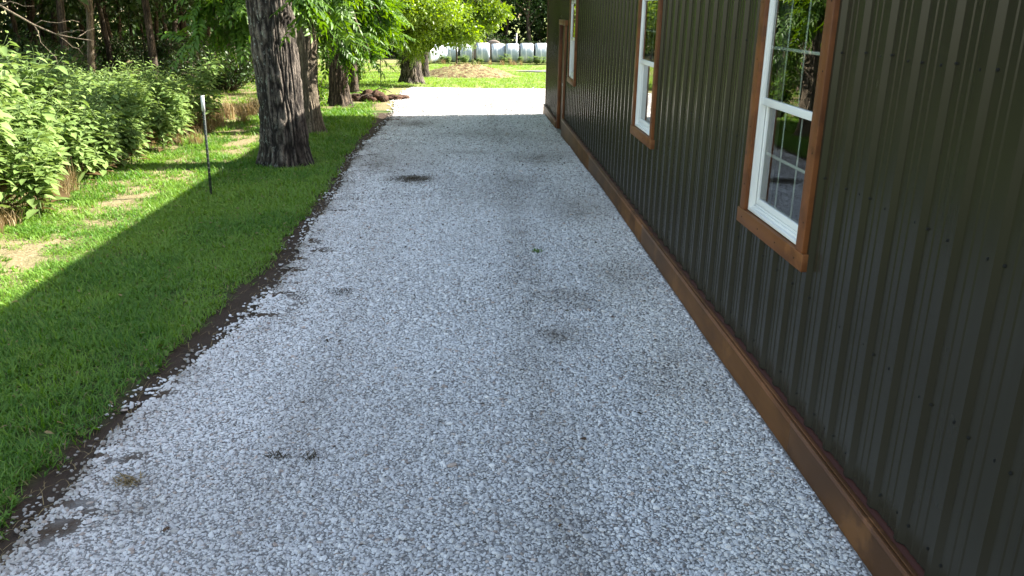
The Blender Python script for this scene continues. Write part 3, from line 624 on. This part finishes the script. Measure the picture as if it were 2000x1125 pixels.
# thin background trees of the wood: four kinds, copied
def wood_tree(seed, r0, h, leafm, barkm, nb=76, nl=80, size=.23, cz=3.2):
    t = empty('woodland_tree', (0, 0, 0)); p = np.array([(0, 0, 0), (.03, 0, 1.2), (rng.uniform(-.25, .25), rng.uniform(-.2, .2), 3.4), (rng.uniform(-.6, .6), rng.uniform(-.4, .4), h)])
    if seed == 41: p[1:3, 0] = (.09, .42)
    trunk_mesh(p, [r0, r0*.9, r0*.75, r0*.3], .35, seed, 22, 36, .012, 10).build('trunk', barkm, t, smooth=True)
    cr = MB(); C = crown_blob(cr, (p[2][0], p[2][1], cz+(h-cz)*.5), 2.5, 2.5, (h-cz)*.55, nb, nl, size, .65)
    lb = MB()
    for c in C[:16]:
        z0 = min(max(c[2]-1.2, 1.6), h-.6); lb.tube(limb_path((np.interp(z0, p[:, 2], p[:, 0]), np.interp(z0, p[:, 2], p[:, 1]), z0), c, .06), np.linspace(r0*.3, .012, 7), 5)
    lb.build('limbs', barkm, t, smooth=True); cr.build('crown', leafm, t); return t
K = [wood_tree(41, .085, 8.5, M['wood_leaf'], M['bark_light'], cz=2.7), wood_tree(43, .15, 9.5, M['wood_leaf'], M['bark_dark'], 50), wood_tree(47, .11, 9, M['wood_leaf'], M['bark_dark'], 46, cz=2.4), wood_tree(53, .2, 10, M['wood_leaf'], M['bark_dark'], 50)]
used = [0]*4
def place_wood(k, x, y, s, rz, label, group):
    o = K[k] if not used[k] else copy_tree(K[k]); used[k] = 1
    o.location = (x, y, float(zg0(y))-.05); o.scale = (s, s, s); o.rotation_euler = (0, 0, rz); tag(o, label, 'tree', group)
place_wood(0, -8.85, 20, 1., 0, 'slender pale trunk rising out of the weeds at the wood edge', 'trees of the wood')
wr = random.Random(12); cnt = 0
pts = [(-8.85, 20)]
for tries in range(4000):
    if len(pts) > 70: break
    x = wr.uniform(-27, -6.4); y = wr.uniform(13, 58)
    if y < 22.5 or (x > -11 and y < 25): continue
    if x > -.03*y-5.6 and y > 22: continue
    if y < 17 and x < -13: continue
    if min(math.hypot(x-a, y-b) for a, b in pts) < 2.1: continue
    pts.append((x, y)); k = wr.choice((1, 2, 2, 3)); dark = y > 30
    place_wood(k, x, y, wr.uniform(.85, 1.15), wr.uniform(0, 6.28), 'dark trunk deep in the shaded wood behind the weeds' if dark else 'dark trunk near the front of the shaded wood left of the drive', 'deep wood trees' if dark else 'front wood trees')
# shaded trees beyond the bales
for i in range(24):
    x = -14+i*1.55+wr.uniform(-.5, .5); y = wr.choice((74, 78, 83))+wr.uniform(-1, 1)
    place_wood(wr.choice((1, 2, 3)), x, y, wr.uniform(1.0, 1.35), wr.uniform(0, 6.28), 'dark tree in the wood edge beyond the white hay bales', 'trees beyond the bales')

# shrubs: three kinds
def shrub(seed, leafm, rx, h, n, size):
    t = empty('shrub', (0, 0, 0)); st = MB(); lf = MB()
    for i in range(n):
        a = rng.uniform(0, 6.28); q = rng.random()**.6; e = np.array([math.cos(a)*rx*q, math.sin(a)*rx*q, h*rng.uniform(.35, 1)]); P = limb_path((e[0]*.15, e[1]*.15, -.03), e, .1, 6, .06)
        st.tube(P, np.linspace(.014, .004, 6), 5); k = 26; tt = rng.uniform(.25, 1, k)*5; i0 = np.minimum(tt.astype(int), 4)
        Q = P[i0]+(P[i0+1]-P[i0])*(tt-i0)[:, None]+rng.normal(0, .06, (k, 3)); L = size*rng.uniform(.6, 1.3, k)
        leaves(lf, Q, rdir(k, .1), norm(np.array([0, 0, 1.])+.6*rng.normal(size=(k, 3))), L, L*.5, LEAF, 0, np.clip(rng.normal(.5, .25, k), 0, 1))
    st.build('stem', M['bark_dark'], t); lf.build('foliage', leafm, t); return t
SH = [shrub(1, M['wood_leaf'], .9, 1.3, 90, .10), shrub(2, M['wood_leaf'], 1.3, 1.0, 100, .105), shrub(3, M['walnut_leaf'], .55, 1.5, 60, .10)]
us = [0]*3
def place_shrub(k, x, y, s, label, group=None, sz=None):
    o = SH[k] if not us[k] else copy_tree(SH[k]); us[k] = 1
    o.location = (x, y, float(zg0(y))); o.scale = (s, s, sz or s); o.rotation_euler = (0, 0, wr.uniform(0, 6.28)); tag(o, label, 'shrub')
    if group: o['group'] = group
    elif 'group' in o: del o['group']
place_shrub(2, -3.72, 19.3, .85, 'light green leafy shrub between the second and third trunks', None)
place_shrub(2, -4.3, 30.5, .8, 'small bush in the sun left of the broad flared tree', None)
place_shrub(2, -3.55, 43, 1., 'dark bush at the left end of the white bales', None)
G = 'shrubs in the shaded wood'
for i in range(46):
    y = wr.uniform(16.5, 46); x = -6.3-.05*(y-16)-wr.random()**1.2*15
    if y < 20 and x > -6.8: x -= 1
    place_shrub(wr.choice((0, 1)), x, y, wr.uniform(.75, 1.4), 'dark green undergrowth shrub beneath the trees of the shaded wood', G)
for i in range(15):
    place_shrub(wr.choice((0, 1)), -9+i*1.3+wr.uniform(-.4, .4), 70.5+wr.uniform(-.8, 1.5), wr.uniform(1.2, 2.0), 'green shrub at the wood edge behind the white bales', 'shrubs behind the bales')
# the far wood, read as one mass; unseen right end added as sun block
mb = MB()
for i in range(1500):
    if i < 400: a = wr.uniform(0, 1); c = (-30+wr.gauss(0, 2.5)+a*6, 8+a*62, 0)
    else: c = (wr.uniform(-30, 40), 87+wr.gauss(0, 3), 0)
    c = (c[0], c[1], float(zg0(c[1]))+wr.uniform(.2, 13)); k = 80; P = np.array(c)+rng.normal(size=(k, 3))*np.array([1.1, 1.1, .8]); L = .55*rng.uniform(.6, 1.3, k)
    leaves(mb, P, rdir(k, -.2), norm(np.array([0, 0, 1.])+.7*rng.normal(size=(k, 3))), L, L*.6, KITE, 0, np.clip(rng.normal(.35, .2, k), 0, 1))
tag(mb.build('distant_woodland', M['wood_leaf']), 'dense dark mass of far woods closing the view', 'woodland', kind='stuff')

# young tree in front of the bales
t = empty('young_tree', (-1.3, 56, float(zg0(56)))); tag(t, 'small pale leaved tree with thin dark trunk in front of the bales', 'tree')
MB().tube([(0, 0, -.1), (.02, 0, .7), (-.02, 0, 1.5), (0, 0, 2.8)], [.07, .06, .05, .02], 8).build('trunk', M['bark_dark'], t, smooth=True)
mb = MB(); crown_blob(mb, (.1, 0, 2.2), 1.3, 1.0, .9, 30, 70, .17, .3); mb.build('crown', M['pale_leaf'], t)

# ------------------------------------------------------------------ broad leaved weeds
def weed(seed, h, nb):
    t = empty('weed_plant', (0, 0, 0)); st = MB(); lf = MB()
    def stalk(a, b, r, n, s0):
        P = limb_path(a, b, .0, 7, .05); st.tube(P, np.linspace(r, r*.35, 7), 5, var=rng.uniform(.3, .8)); ax = norm((b-np.array(a)))
        for i in range(n):
            q = .12+.88*i/(n-1); f = q*6; j = min(int(f), 5); c = P[j]+(P[j+1]-P[j])*(f-j); ph = i*1.57+rng.uniform(-.4, .4)+seed
            for w_ in (0, math.pi):
                d = np.array([math.cos(ph+w_), math.sin(ph+w_), rng.uniform(-.45, .35)]); l = s0*(.55+.65*math.sin(math.pi*min(1, q*.8+.15)))*rng.uniform(.75, 1.2)
                if q > .92: l *= .6; d[2] += .7
                v = .97 if (c[2] < h*.33 and rng.random() < .55) else rng.uniform(.1, .9)
                if c[2] < h*.3 and rng.random() < .35: continue
                leaves(lf, [c+d*.02], [d], [(rng.normal(0, .25), rng.normal(0, .25), 1)], l, l*rng.uniform(.5, .62), LEAF, 0, v)
    top = np.array([rng.uniform(-.12, .12), rng.uniform(-.12, .12), h]); stalk((0, 0, -.03), top, .009, 14, .165)
    for i in range(nb+4):
        q = rng.uniform(.2, .85); a = top*q; ph = rng.uniform(0, 6.28); L = h*rng.uniform(.22, .42)
        stalk(a, a+np.array([math.cos(ph)*L*.7, math.sin(ph)*L*.7, L*.85]), .005, 8, .125)
    st.build('stem', M['pale_leaf'], t); lf.build('foliage', M['weed_leaf'], t); return t
WD = [weed(i, h, nb) for i, (h, nb) in enumerate([(1.15, 7), (1.0, 8), (1.25, 6), (.85, 7), (1.1, 8), (.6, 5)])]
uw = [0]*6
def place_weed(k, x, y, s, label, group):
    o = WD[k] if not uw[k] else copy_tree(WD[k]); uw[k] = 1
    o.location = (x, y, float(zg0(y))); o.scale = (s, s, s*wr.uniform(.9, 1.1)); o.rotation_euler = (wr.uniform(-.12, .12), wr.uniform(-.12, .12), wr.uniform(0, 6.28)); tag(o, label, 'weed', group)
def wfront(y): return np.interp(y, [6.3, 7.6, 8.6, 9.6, 11.6, 14, 16], [-5.2, -4.65, -4.45, -4.7, -4.85, -4.85, -5.1])
ptw = []
for tries in range(9000):
    if len(ptw) > 260: break
    y = wr.uniform(6.0, 16.2); x = float(wfront(y))-wr.random()**1.3*4.2
    if x < -.72*y-.9: continue
    if ptw and min(math.hypot(x-a, y-b) for a, b in ptw) < .21: continue
    ptw.append((x, y)); fr = wfront(y)-x
    k = wr.choice((5, 3, 3)) if fr < .22 else wr.choice((0, 1, 2, 3, 4)); s = 1.05 if y < 10 else .95
    if x < -5.5 and y < 12: s = 1.3
    if fr < .6 and y < 10.5: lab, g = 'sunlit broad leaved weed in the front fringe of the thicket beside the lawn', 'front fringe weeds'
    elif y < 11: lab, g = 'tall sunlit broad leaved weed in the body of the thicket left of the lawn', 'tall sunlit weeds'
    else: lab, g = 'deeper green weed at the back of the thicket towards the wood', 'shaded back weeds'
    place_weed(k, x, y, s, lab, g)
for i, (x, y) in enumerate([(-5.0, 15.9), (-4.85, 15.3)]): place_weed(2, x, y, 1.1, 'lone upright weed stalk right of the thicket beside the dry grass', 'lone weed stalks')

# dry grass tufts
def tuft(h, n, rad):
    mb = MB(); a = rng.uniform(0, 6.28, n); q = rad*np.sqrt(rng.random(n)); b = rng.uniform(0, 6.28, n); k = rng.uniform(.1, .7, n)
    leaves(mb, np.stack([q*np.cos(a), q*np.sin(a), 0*q-.02], 1), np.stack([k*np.cos(b), k*np.sin(b), 1+0*k], 1), np.stack([-np.cos(b), -np.sin(b), .5+0*b], 1), h*rng.uniform(.5, 1.2, n), .009, BLADE)
    return mb.build('dry_grass_tuft', M['dry_grass'])
TF = [tuft(.5, 110, .16), tuft(.38, 130, .2), tuft(.6, 70, .1)]; ut = [0]*3
for i in range(44):
    k = wr.randrange(3); o = TF[k] if not ut[k] else TF[k].copy()
    if ut[k]: COL.objects.link(o)
    ut[k] = 1
    if i < 26: y = wr.uniform(13.5, 20); x = -4.45-.05*(y-13.5)-wr.random()*1.3; lab, g = 'tan dry grass tuft between the weeds and the big trunk', 'dry tufts by the thicket'
    elif i < 36: y = wr.uniform(7, 10); x = float(wfront(y))-wr.random()*.35; lab, g = 'dry brown grass under the front edge of the sunlit weeds', 'dry tufts under weeds'
    else: y = wr.uniform(60.5, 61.8); x = wr.uniform(-2.5, 4.5); lab, g = 'dry grass tuft at the foot of the white bales', 'dry tufts by the bales'
    o.location = (x, y, float(zg0(y))); s = wr.uniform(.7, 1.3)*(.55 if 26 <= i < 36 else .85); o.scale = (s, s, s*.9); o.rotation_euler = (0, 0, wr.uniform(0, 6.28)); tag(o, lab, 'grass tuft', g)

# ------------------------------------------------------------------ fence posts, dead branch, mound, roots, bales
def tpost(x, y, h, lean, label):
    z = float(zg0(y)); t = empty('fence_post', (x, y, z)); tag(t, label, 'fence post'); t.rotation_euler = (0, lean, 0)
    mb = MB().box(-.014, .014, -.003, .003, -.1, h).box(-.0025, .0025, .003, .028, -.1, h)
    for k in range(int(h/.055)): mb.box(-.006, .006, -.009, -.0035, .05+k*.055, .068+k*.055)
    mb.build('shaft', M['post'], t)
    MB().box(-.017, .017, -.0115, -.0095, h-.17, h+.003).box(-.0175, -.0145, -.0095, .005, h-.17, h+.003).box(.0145, .0175, -.0095, .005, h-.17, h+.003).box(-.0175, .0175, -.0115, .03, h+.003, h+.005).build('painted_tip', M['white_paint'], t); return t
tpost(-3.10, 9.72, 1.15, .012, 'white tipped steel fence post standing alone on the lawn edge')
tpost(-3.70, 24.8, 1.35, 0, 'thin dark fence post left of the root pile')
tpost(-3.38, 30.4, 1.1, .01, 'thin dark fence post out in the sunlit grass')
t = empty('dead_branch', (-4.4, 8.9, .1)); tag(t, 'bare grey dead branch hanging in front of the dark wood', 'branch')
mb = MB(); A = np.array
P = np.array([(-.75, 0, .10), (-.37, .05, -.13), (-.06, .1, -.33), (.12, .15, -.42), (.30, .2, -.46), (.43, .25, -.48)]); mb.tube(P, [.014, .012, .010, .008, .005, .003], 6)
for j, e in [(2, (.12, .1, -.75)), (2, (.35, .2, -.30)), (1, (.02, 0, -.15)), (3, (.34, .2, -.62)), (3, (.42, .1, -.38)), (4, (.45, .3, -.36))]: mb.tube(limb_path(P[j], e, .03, 6, .08), np.linspace(.006, .002, 6), 5)
mb.build('bough', M['bark_light'], t)
# mound of earth and dry grass
u = np.linspace(0, 1, 26); v = np.linspace(0, 2*np.pi, 60); U, Vv = np.meshgrid(u, v, indexing='ij')
xx = np.cos(Vv)*U*2.45; yv = np.sin(Vv)*U*2.9; zz = .54*np.clip(1-U**2, 0, 1)**.95*(.75+.5*fbm(xx*.9+5, yv*.9, 0, 71))+.16*(fbm(xx*3.2, yv*3.2, 0, 72)-.5)*(1-U)-.06
mo = MB().grid(xx, yv, zz+np.interp(40+yv, [0, 400], [0, 0]))
q = NM('mound_earth'); c = q.ramp(q.ns(5, 6, .75), [(.40, (.09, .055, .03)), (.5, (.22, .16, .09)), (.58, (.27, .28, .13))]); q.bump(q.ns(9, 5, .7), 1, .1)
mnd = empty('earth_mound', (-.42, 40.2, float(zg0(40.2)))); tag(mnd, 'low rounded mound of bare earth and dry grass before the bales', 'mound'); mo.build('earth', q.done(c, .95, .1), mnd, smooth=True)
mb = MB(); k = 900; a = rng.uniform(0, 6.28, k); qq = np.sqrt(rng.random(k)); X = np.cos(a)*qq*2.3; Y = np.sin(a)*qq*2.7; Z = .54*np.clip(1-qq**2, 0, 1)**.95*(.75+.5*fbm(X*.9+5, Y*.9, 0, 71))-.08
b = rng.uniform(0, 6.28, k); leaves(mb, np.stack([X, Y, Z], 1), np.stack([.6*np.cos(b), .6*np.sin(b), 1+0*b], 1), np.stack([-np.cos(b), -np.sin(b), .5+0*b], 1), .13*rng.uniform(.5, 1.3, k), .02, BLADE)
mb.build('dry_grass', M['dry_grass'], mnd)
# heap of uprooted soil and roots
t = empty('root_pile', (-2.9, 22.9, float(zg0(22.9)))); tag(t, 'heap of dark uprooted stumps and soil clods beside the bright gravel', 'root pile')
def clod(x, y, z, rx, ry, rz, seed):
    u = np.linspace(.02, np.pi-.02, 16); v = np.linspace(0, 2*np.pi, 24, endpoint=False); U, V_ = np.meshgrid(u, v, indexing='ij')
    d = np.stack([np.sin(U)*np.cos(V_), np.sin(U)*np.sin(V_), np.cos(U)], -1); n = fbm(d[..., 0]*2.2+seed, d[..., 1]*2.2, d[..., 2]*2.2, seed); n = .55+.9*n
    MB().ring_faces(np.array([x, y, z])+d*n[..., None]*np.array([rx, ry, rz]), 0, n.ravel()*.6).build('clod', M['soil_clod'], t)
for i, s in enumerate([(-.28, 0, .07, .22, .16, .12), (.02, .05, .13, .20, .18, .17), (.24, 0, .12, .2, .16, .16), (.42, -.1, .07, .13, .12, .10), (.12, -.22, .05, .14, .1, .09), (.62, .5, .05, .25, .2, .08), (.85, .8, .04, .2, .2, .06), (-.45, -.1, .04, .14, .12, .07)]): clod(*s, i+2)
mb = MB()
for i in range(9): a = rng.uniform(0, 6.28); mb.tube(limb_path((rng.uniform(-.3, .4), 0, .12), (rng.uniform(-.6, .7), rng.uniform(-.4, .3), rng.uniform(.02, .3)), .15, 6), np.linspace(.025, .008, 6), 5)
mb.build('root', M['bark_dark'], t)
# wrapped bales in a row, axis along the row
def bale(old=False):
    t = empty('hay_bale', (0, 0, 0)); R_, L_ = .72, 1.06; th = np.linspace(0, 2*np.pi, 40, endpoint=False)
    xs_ = np.array([-.5, -.485, -.44, -.3, -.1, .1, .3, .44, .485, .5])*L_; rr = np.array([.80, .90, .97, 1, 1.005, 1, 1.005, .97, .90, .80])*R_
    X, TH = np.meshgrid(xs_, th, indexing='ij'); r = rr[:, None]*(1+.03*(fbm(X*3, np.cos(TH)*2, np.sin(TH)*2, 81)-.5)); Y, Z = np.cos(TH)*r, np.sin(TH)*r*.98+.68
    sq = np.where(Z < .05, .05-(Z-.05)*.0, Z); mb = MB().ring_faces(np.stack([X, Y, sq], -1), cap=False); mb.build('wrap', M['bale_old'] if old else M['bale'], t, smooth=True)
    e = MB()
    for sx in (-1, 1): e.add([(sx*.498*L_, math.cos(a)*R_*.8, math.sin(a)*R_*.78+.68) for a in th], np.array([range(40)]))
    e.build('bale_end', M['bale_old'] if old else M['hay_end'], t); return t
b0 = bale(); X0 = [-1.85, -.70, .46, 1.58, 2.62, 3.68, 4.76, 5.86, 6.95]; YB = 63.6
labs = ['white bale partly hidden behind the young tree trunk', 'white bale behind the thin post', 'pale bluish bale right of the thin post', 'wide white bale left of the middle of the row', 'white bale with blue streaks, third from the building', 'white bale with brown stained foot, second from the building', 'white bale showing a dark blue left side by the building', 'last bale half hidden by the building corner', 'bale of the row hidden past the building corner']
for i, x in enumerate(X0):
    o = b0 if i == 0 else copy_tree(b0); o.location = (x, YB+(.25 if i in (3, 8) else 0), float(zg0(YB))+.02); s = (1, .97, 1.02, .98, 1.0, 1.03, 1.04, 1.0, 1)[i]; o.scale = (.93, s*1.03, s*1.03); o.rotation_euler = (0, 0, wr.uniform(-.03, .03)); tag(o, labs[i], 'hay bale', 'white wrapped bales in a row')
for x, y, rz, lab in [(-2.85, 63.2, .5, 'slanting white bale at the left end of the row'), (-3.5, 61.9, .95, 'leftmost white bale, turned towards the big tree')]:
    o = copy_tree(b0); o.location = (x, y, float(zg0(y))+.02); o.scale = (1, 1, 1); o.rotation_euler = (0, 0, rz); tag(o, lab, 'hay bale', 'white wrapped bales in a row')
b1 = bale(True)
for i, (x, lab) in enumerate([(-.05, 'dull brown bale top showing behind the white row, left one'), (1.3, 'dull brown round bale behind the white row, right one')]):
    o = b1 if i == 0 else copy_tree(b1); o.location = (x, 66, float(zg0(66))+.25); o.rotation_euler = (0, 0, math.pi/2); tag(o, lab, 'hay bale', 'old bales behind the row')
t = empty('standpipe', (3.05, 66.5, float(zg0(66.5)))); tag(t, 'pale grey upright pipe with a short side arm behind the bales', 'pipe')
MB().tube([(0, 0, 0), (0, 0, 2.15)], .06, 10).box(-.2, -.05, -.03, .03, 1.75, 1.82).build('pipe', M['grey_pipe'], t)
t = empty('wooden_stake', (-.28, 61.5, float(zg0(61.5)))); tag(t, 'thin brown stake standing against the white bales', 'stake'); MB().tube([(0, 0, -.1), (.01, 0, .6), (0, 0, 1.25)], [.035, .03, .03], 7).build('stake_shaft', M['bark_light'], t)
# weeds at the foot of the bales
for i in range(22):
    x = wr.uniform(-3.2, 5.2); y = 62.3+wr.uniform(-.5, .1); o = copy_tree(WD[wr.choice((3, 5))]); s = wr.uniform(.5, .9)*(1.2 if -.3 < x < 1.2 else 1)
    o.location = (x, y, float(zg0(y))); o.scale = (s*1.5, s*1.5, s); tag(o, 'leafy weed growing against the foot of the white bales', 'weed', 'weeds against the bales')

# ------------------------------------------------------------------ dead leaves, twigs and bits lying on the gravel
def bits(n, f, name, label, cat, mat, group=None):
    mb = MB(); x, y = f(n); L = rng.uniform(.012, .03, n)*(1+y*.06); z = zg(x, y)+.032; a = rng.uniform(0, 6.28, n)
    leaves(mb, np.stack([x, y, z], 1), np.stack([np.cos(a), np.sin(a), rng.normal(0, .25, n)], 1), np.stack([rng.normal(0, .3, n), rng.normal(0, .3, n), np.ones(n)], 1), L, L*rng.uniform(.2, .7, n), LEAF, 0)
    return tag(mb.build(name, mat), label, cat, kind='stuff')
def fbits(n):
    y = 2.5+15.5*rng.random(n)**.6; return rng.uniform(-1.7, 1.5, n), y
bits(1000, fbits, 'leaf_litter', 'small dark leaf and twig bits sprinkled over the gravel', 'litter', M['litter'])
def straw():
    n = 900; y = 2.6+14*rng.random(n)**1.3; g = ge(y); e = se(y); x = g+(e-g)*rng.uniform(-.25, 1.15, n)+rng.normal(0, .02, n); a = rng.normal(1.2, .9, n)
    mb = MB(); leaves(mb, np.stack([x, y, zg(x, y)+.012], 1), np.stack([np.cos(a), np.sin(a), rng.uniform(-.05, .35, n)], 1), np.stack([0*a, 0*a, 1+0*a], 1), rng.uniform(.03, .10, n), .0035, BLADE); return mb
tag(straw().build('straw', M['dry_grass']), 'dry straw and dead grass roots along the soil strip', 'straw', kind='stuff')
def lawn_leaves():
    n = 700; y = 3+15*rng.random(n); x = ge(y)-rng.random(n)**1.2*3.2; a = rng.uniform(0, 6.28, n); L = rng.uniform(.02, .05, n); mb = MB()
    leaves(mb, np.stack([x, y, zg(x, y)+.03], 1), np.stack([np.cos(a), np.sin(a), rng.normal(0, .3, n)], 1), np.stack([rng.normal(0, .4, n), rng.normal(0, .4, n), np.ones(n)], 1), L, L*.5, LEAF, 0); return mb
tag(lawn_leaves().build('fallen_leaves', M['dry_grass']), 'small dry leaves scattered in the lawn grass', 'litter', kind='stuff')
def patch(cx, cy, r, n):
    mb = MB(); a = rng.uniform(0, 6.28, n); q = r*rng.random(n)**.7; b = rng.uniform(0, 6.28, n); x, y = cx+q*np.cos(a), cy+q*np.sin(a)*.8
    leaves(mb, np.stack([x, y, zg(x, y)+.02], 1), np.stack([np.cos(b), np.sin(b), rng.uniform(.0, .7, n)], 1), np.stack([0*b, 0*b, 1+0*b], 1), rng.uniform(.02, .07, n), .006, BLADE); return mb
tag(patch(-.84, 10.8, .26, 420).build('twig_clump', M['litter']), 'dark flat clump of twigs on the far left of the gravel', 'debris')
tag(patch(.55, 7.35, .05, 60).build('grass_clod', M['grass']), 'small green tuft of torn grass lying mid drive', 'debris')
tag(patch(-.98, 3.68, .05, 26).build('grass_clod', M['litter']), 'left of two small dark tufts on the near gravel', 'debris')
tag(patch(-.82, 3.66, .045, 26).build('grass_clod', M['litter']), 'right of two small dark tufts on the near gravel', 'debris')
tag(patch(-1.62, 3.46, .06, 70).build('grass_clod', M['dry_grass']), 'brown tuft of dry grass by the drive edge in the lower left', 'debris')
tag(patch(-1.05, 6.2, .10, 60).build('twig_clump', M['litter']), 'scrap of dark twigs near the soil strip', 'debris')
dl = None
DL = [(.55, 3.80, .04, 'curled brown leaf right of centre on the near gravel'), (.07, 4.09, .022, 'tiny brown leaf at the centre of the near gravel'), (-.46, 5.2, .035, 'reddish brown leaf left of the wheel track'), (.36, 3.05, .03, 'dark leaf low on the gravel close to the bottom edge'),
      (.33, 3.2, .025, 'brown crumb of leaf beside the wheel track'), (-.97, 4.25, .028, 'dark leaf on the left half of the near gravel'), (-1.30, 3.05, .045, 'tan flat leaf near the lower left corner'), (.98, 5.6, .03, 'dark leaf near the wall half way up'), (.12, 6.9, .03, 'brown leaf in the middle distance')]
for x, y, s, lab in DL:
    if dl is None:
        mb = MB(); leaves(mb, [(-.5, 0, .1), (-.2, .1, .12)], [(1, .1, .2), (.8, -.5, .1)], [(0, .3, 1), (.2, -.3, 1)], [1, .7], [.6, .4], LEAF, 0, .5); dl = o = mb.build('dead_leaf', M['dead_leaf'])
    else: o = dl.copy(); COL.objects.link(o)
    o.location = (x, y, float(zg(x, y))+.033); o.scale = (s, s, s); o.rotation_euler = (0, 0, wr.uniform(0, 6.28)); tag(o, lab, 'leaf', 'dead leaves on the gravel')
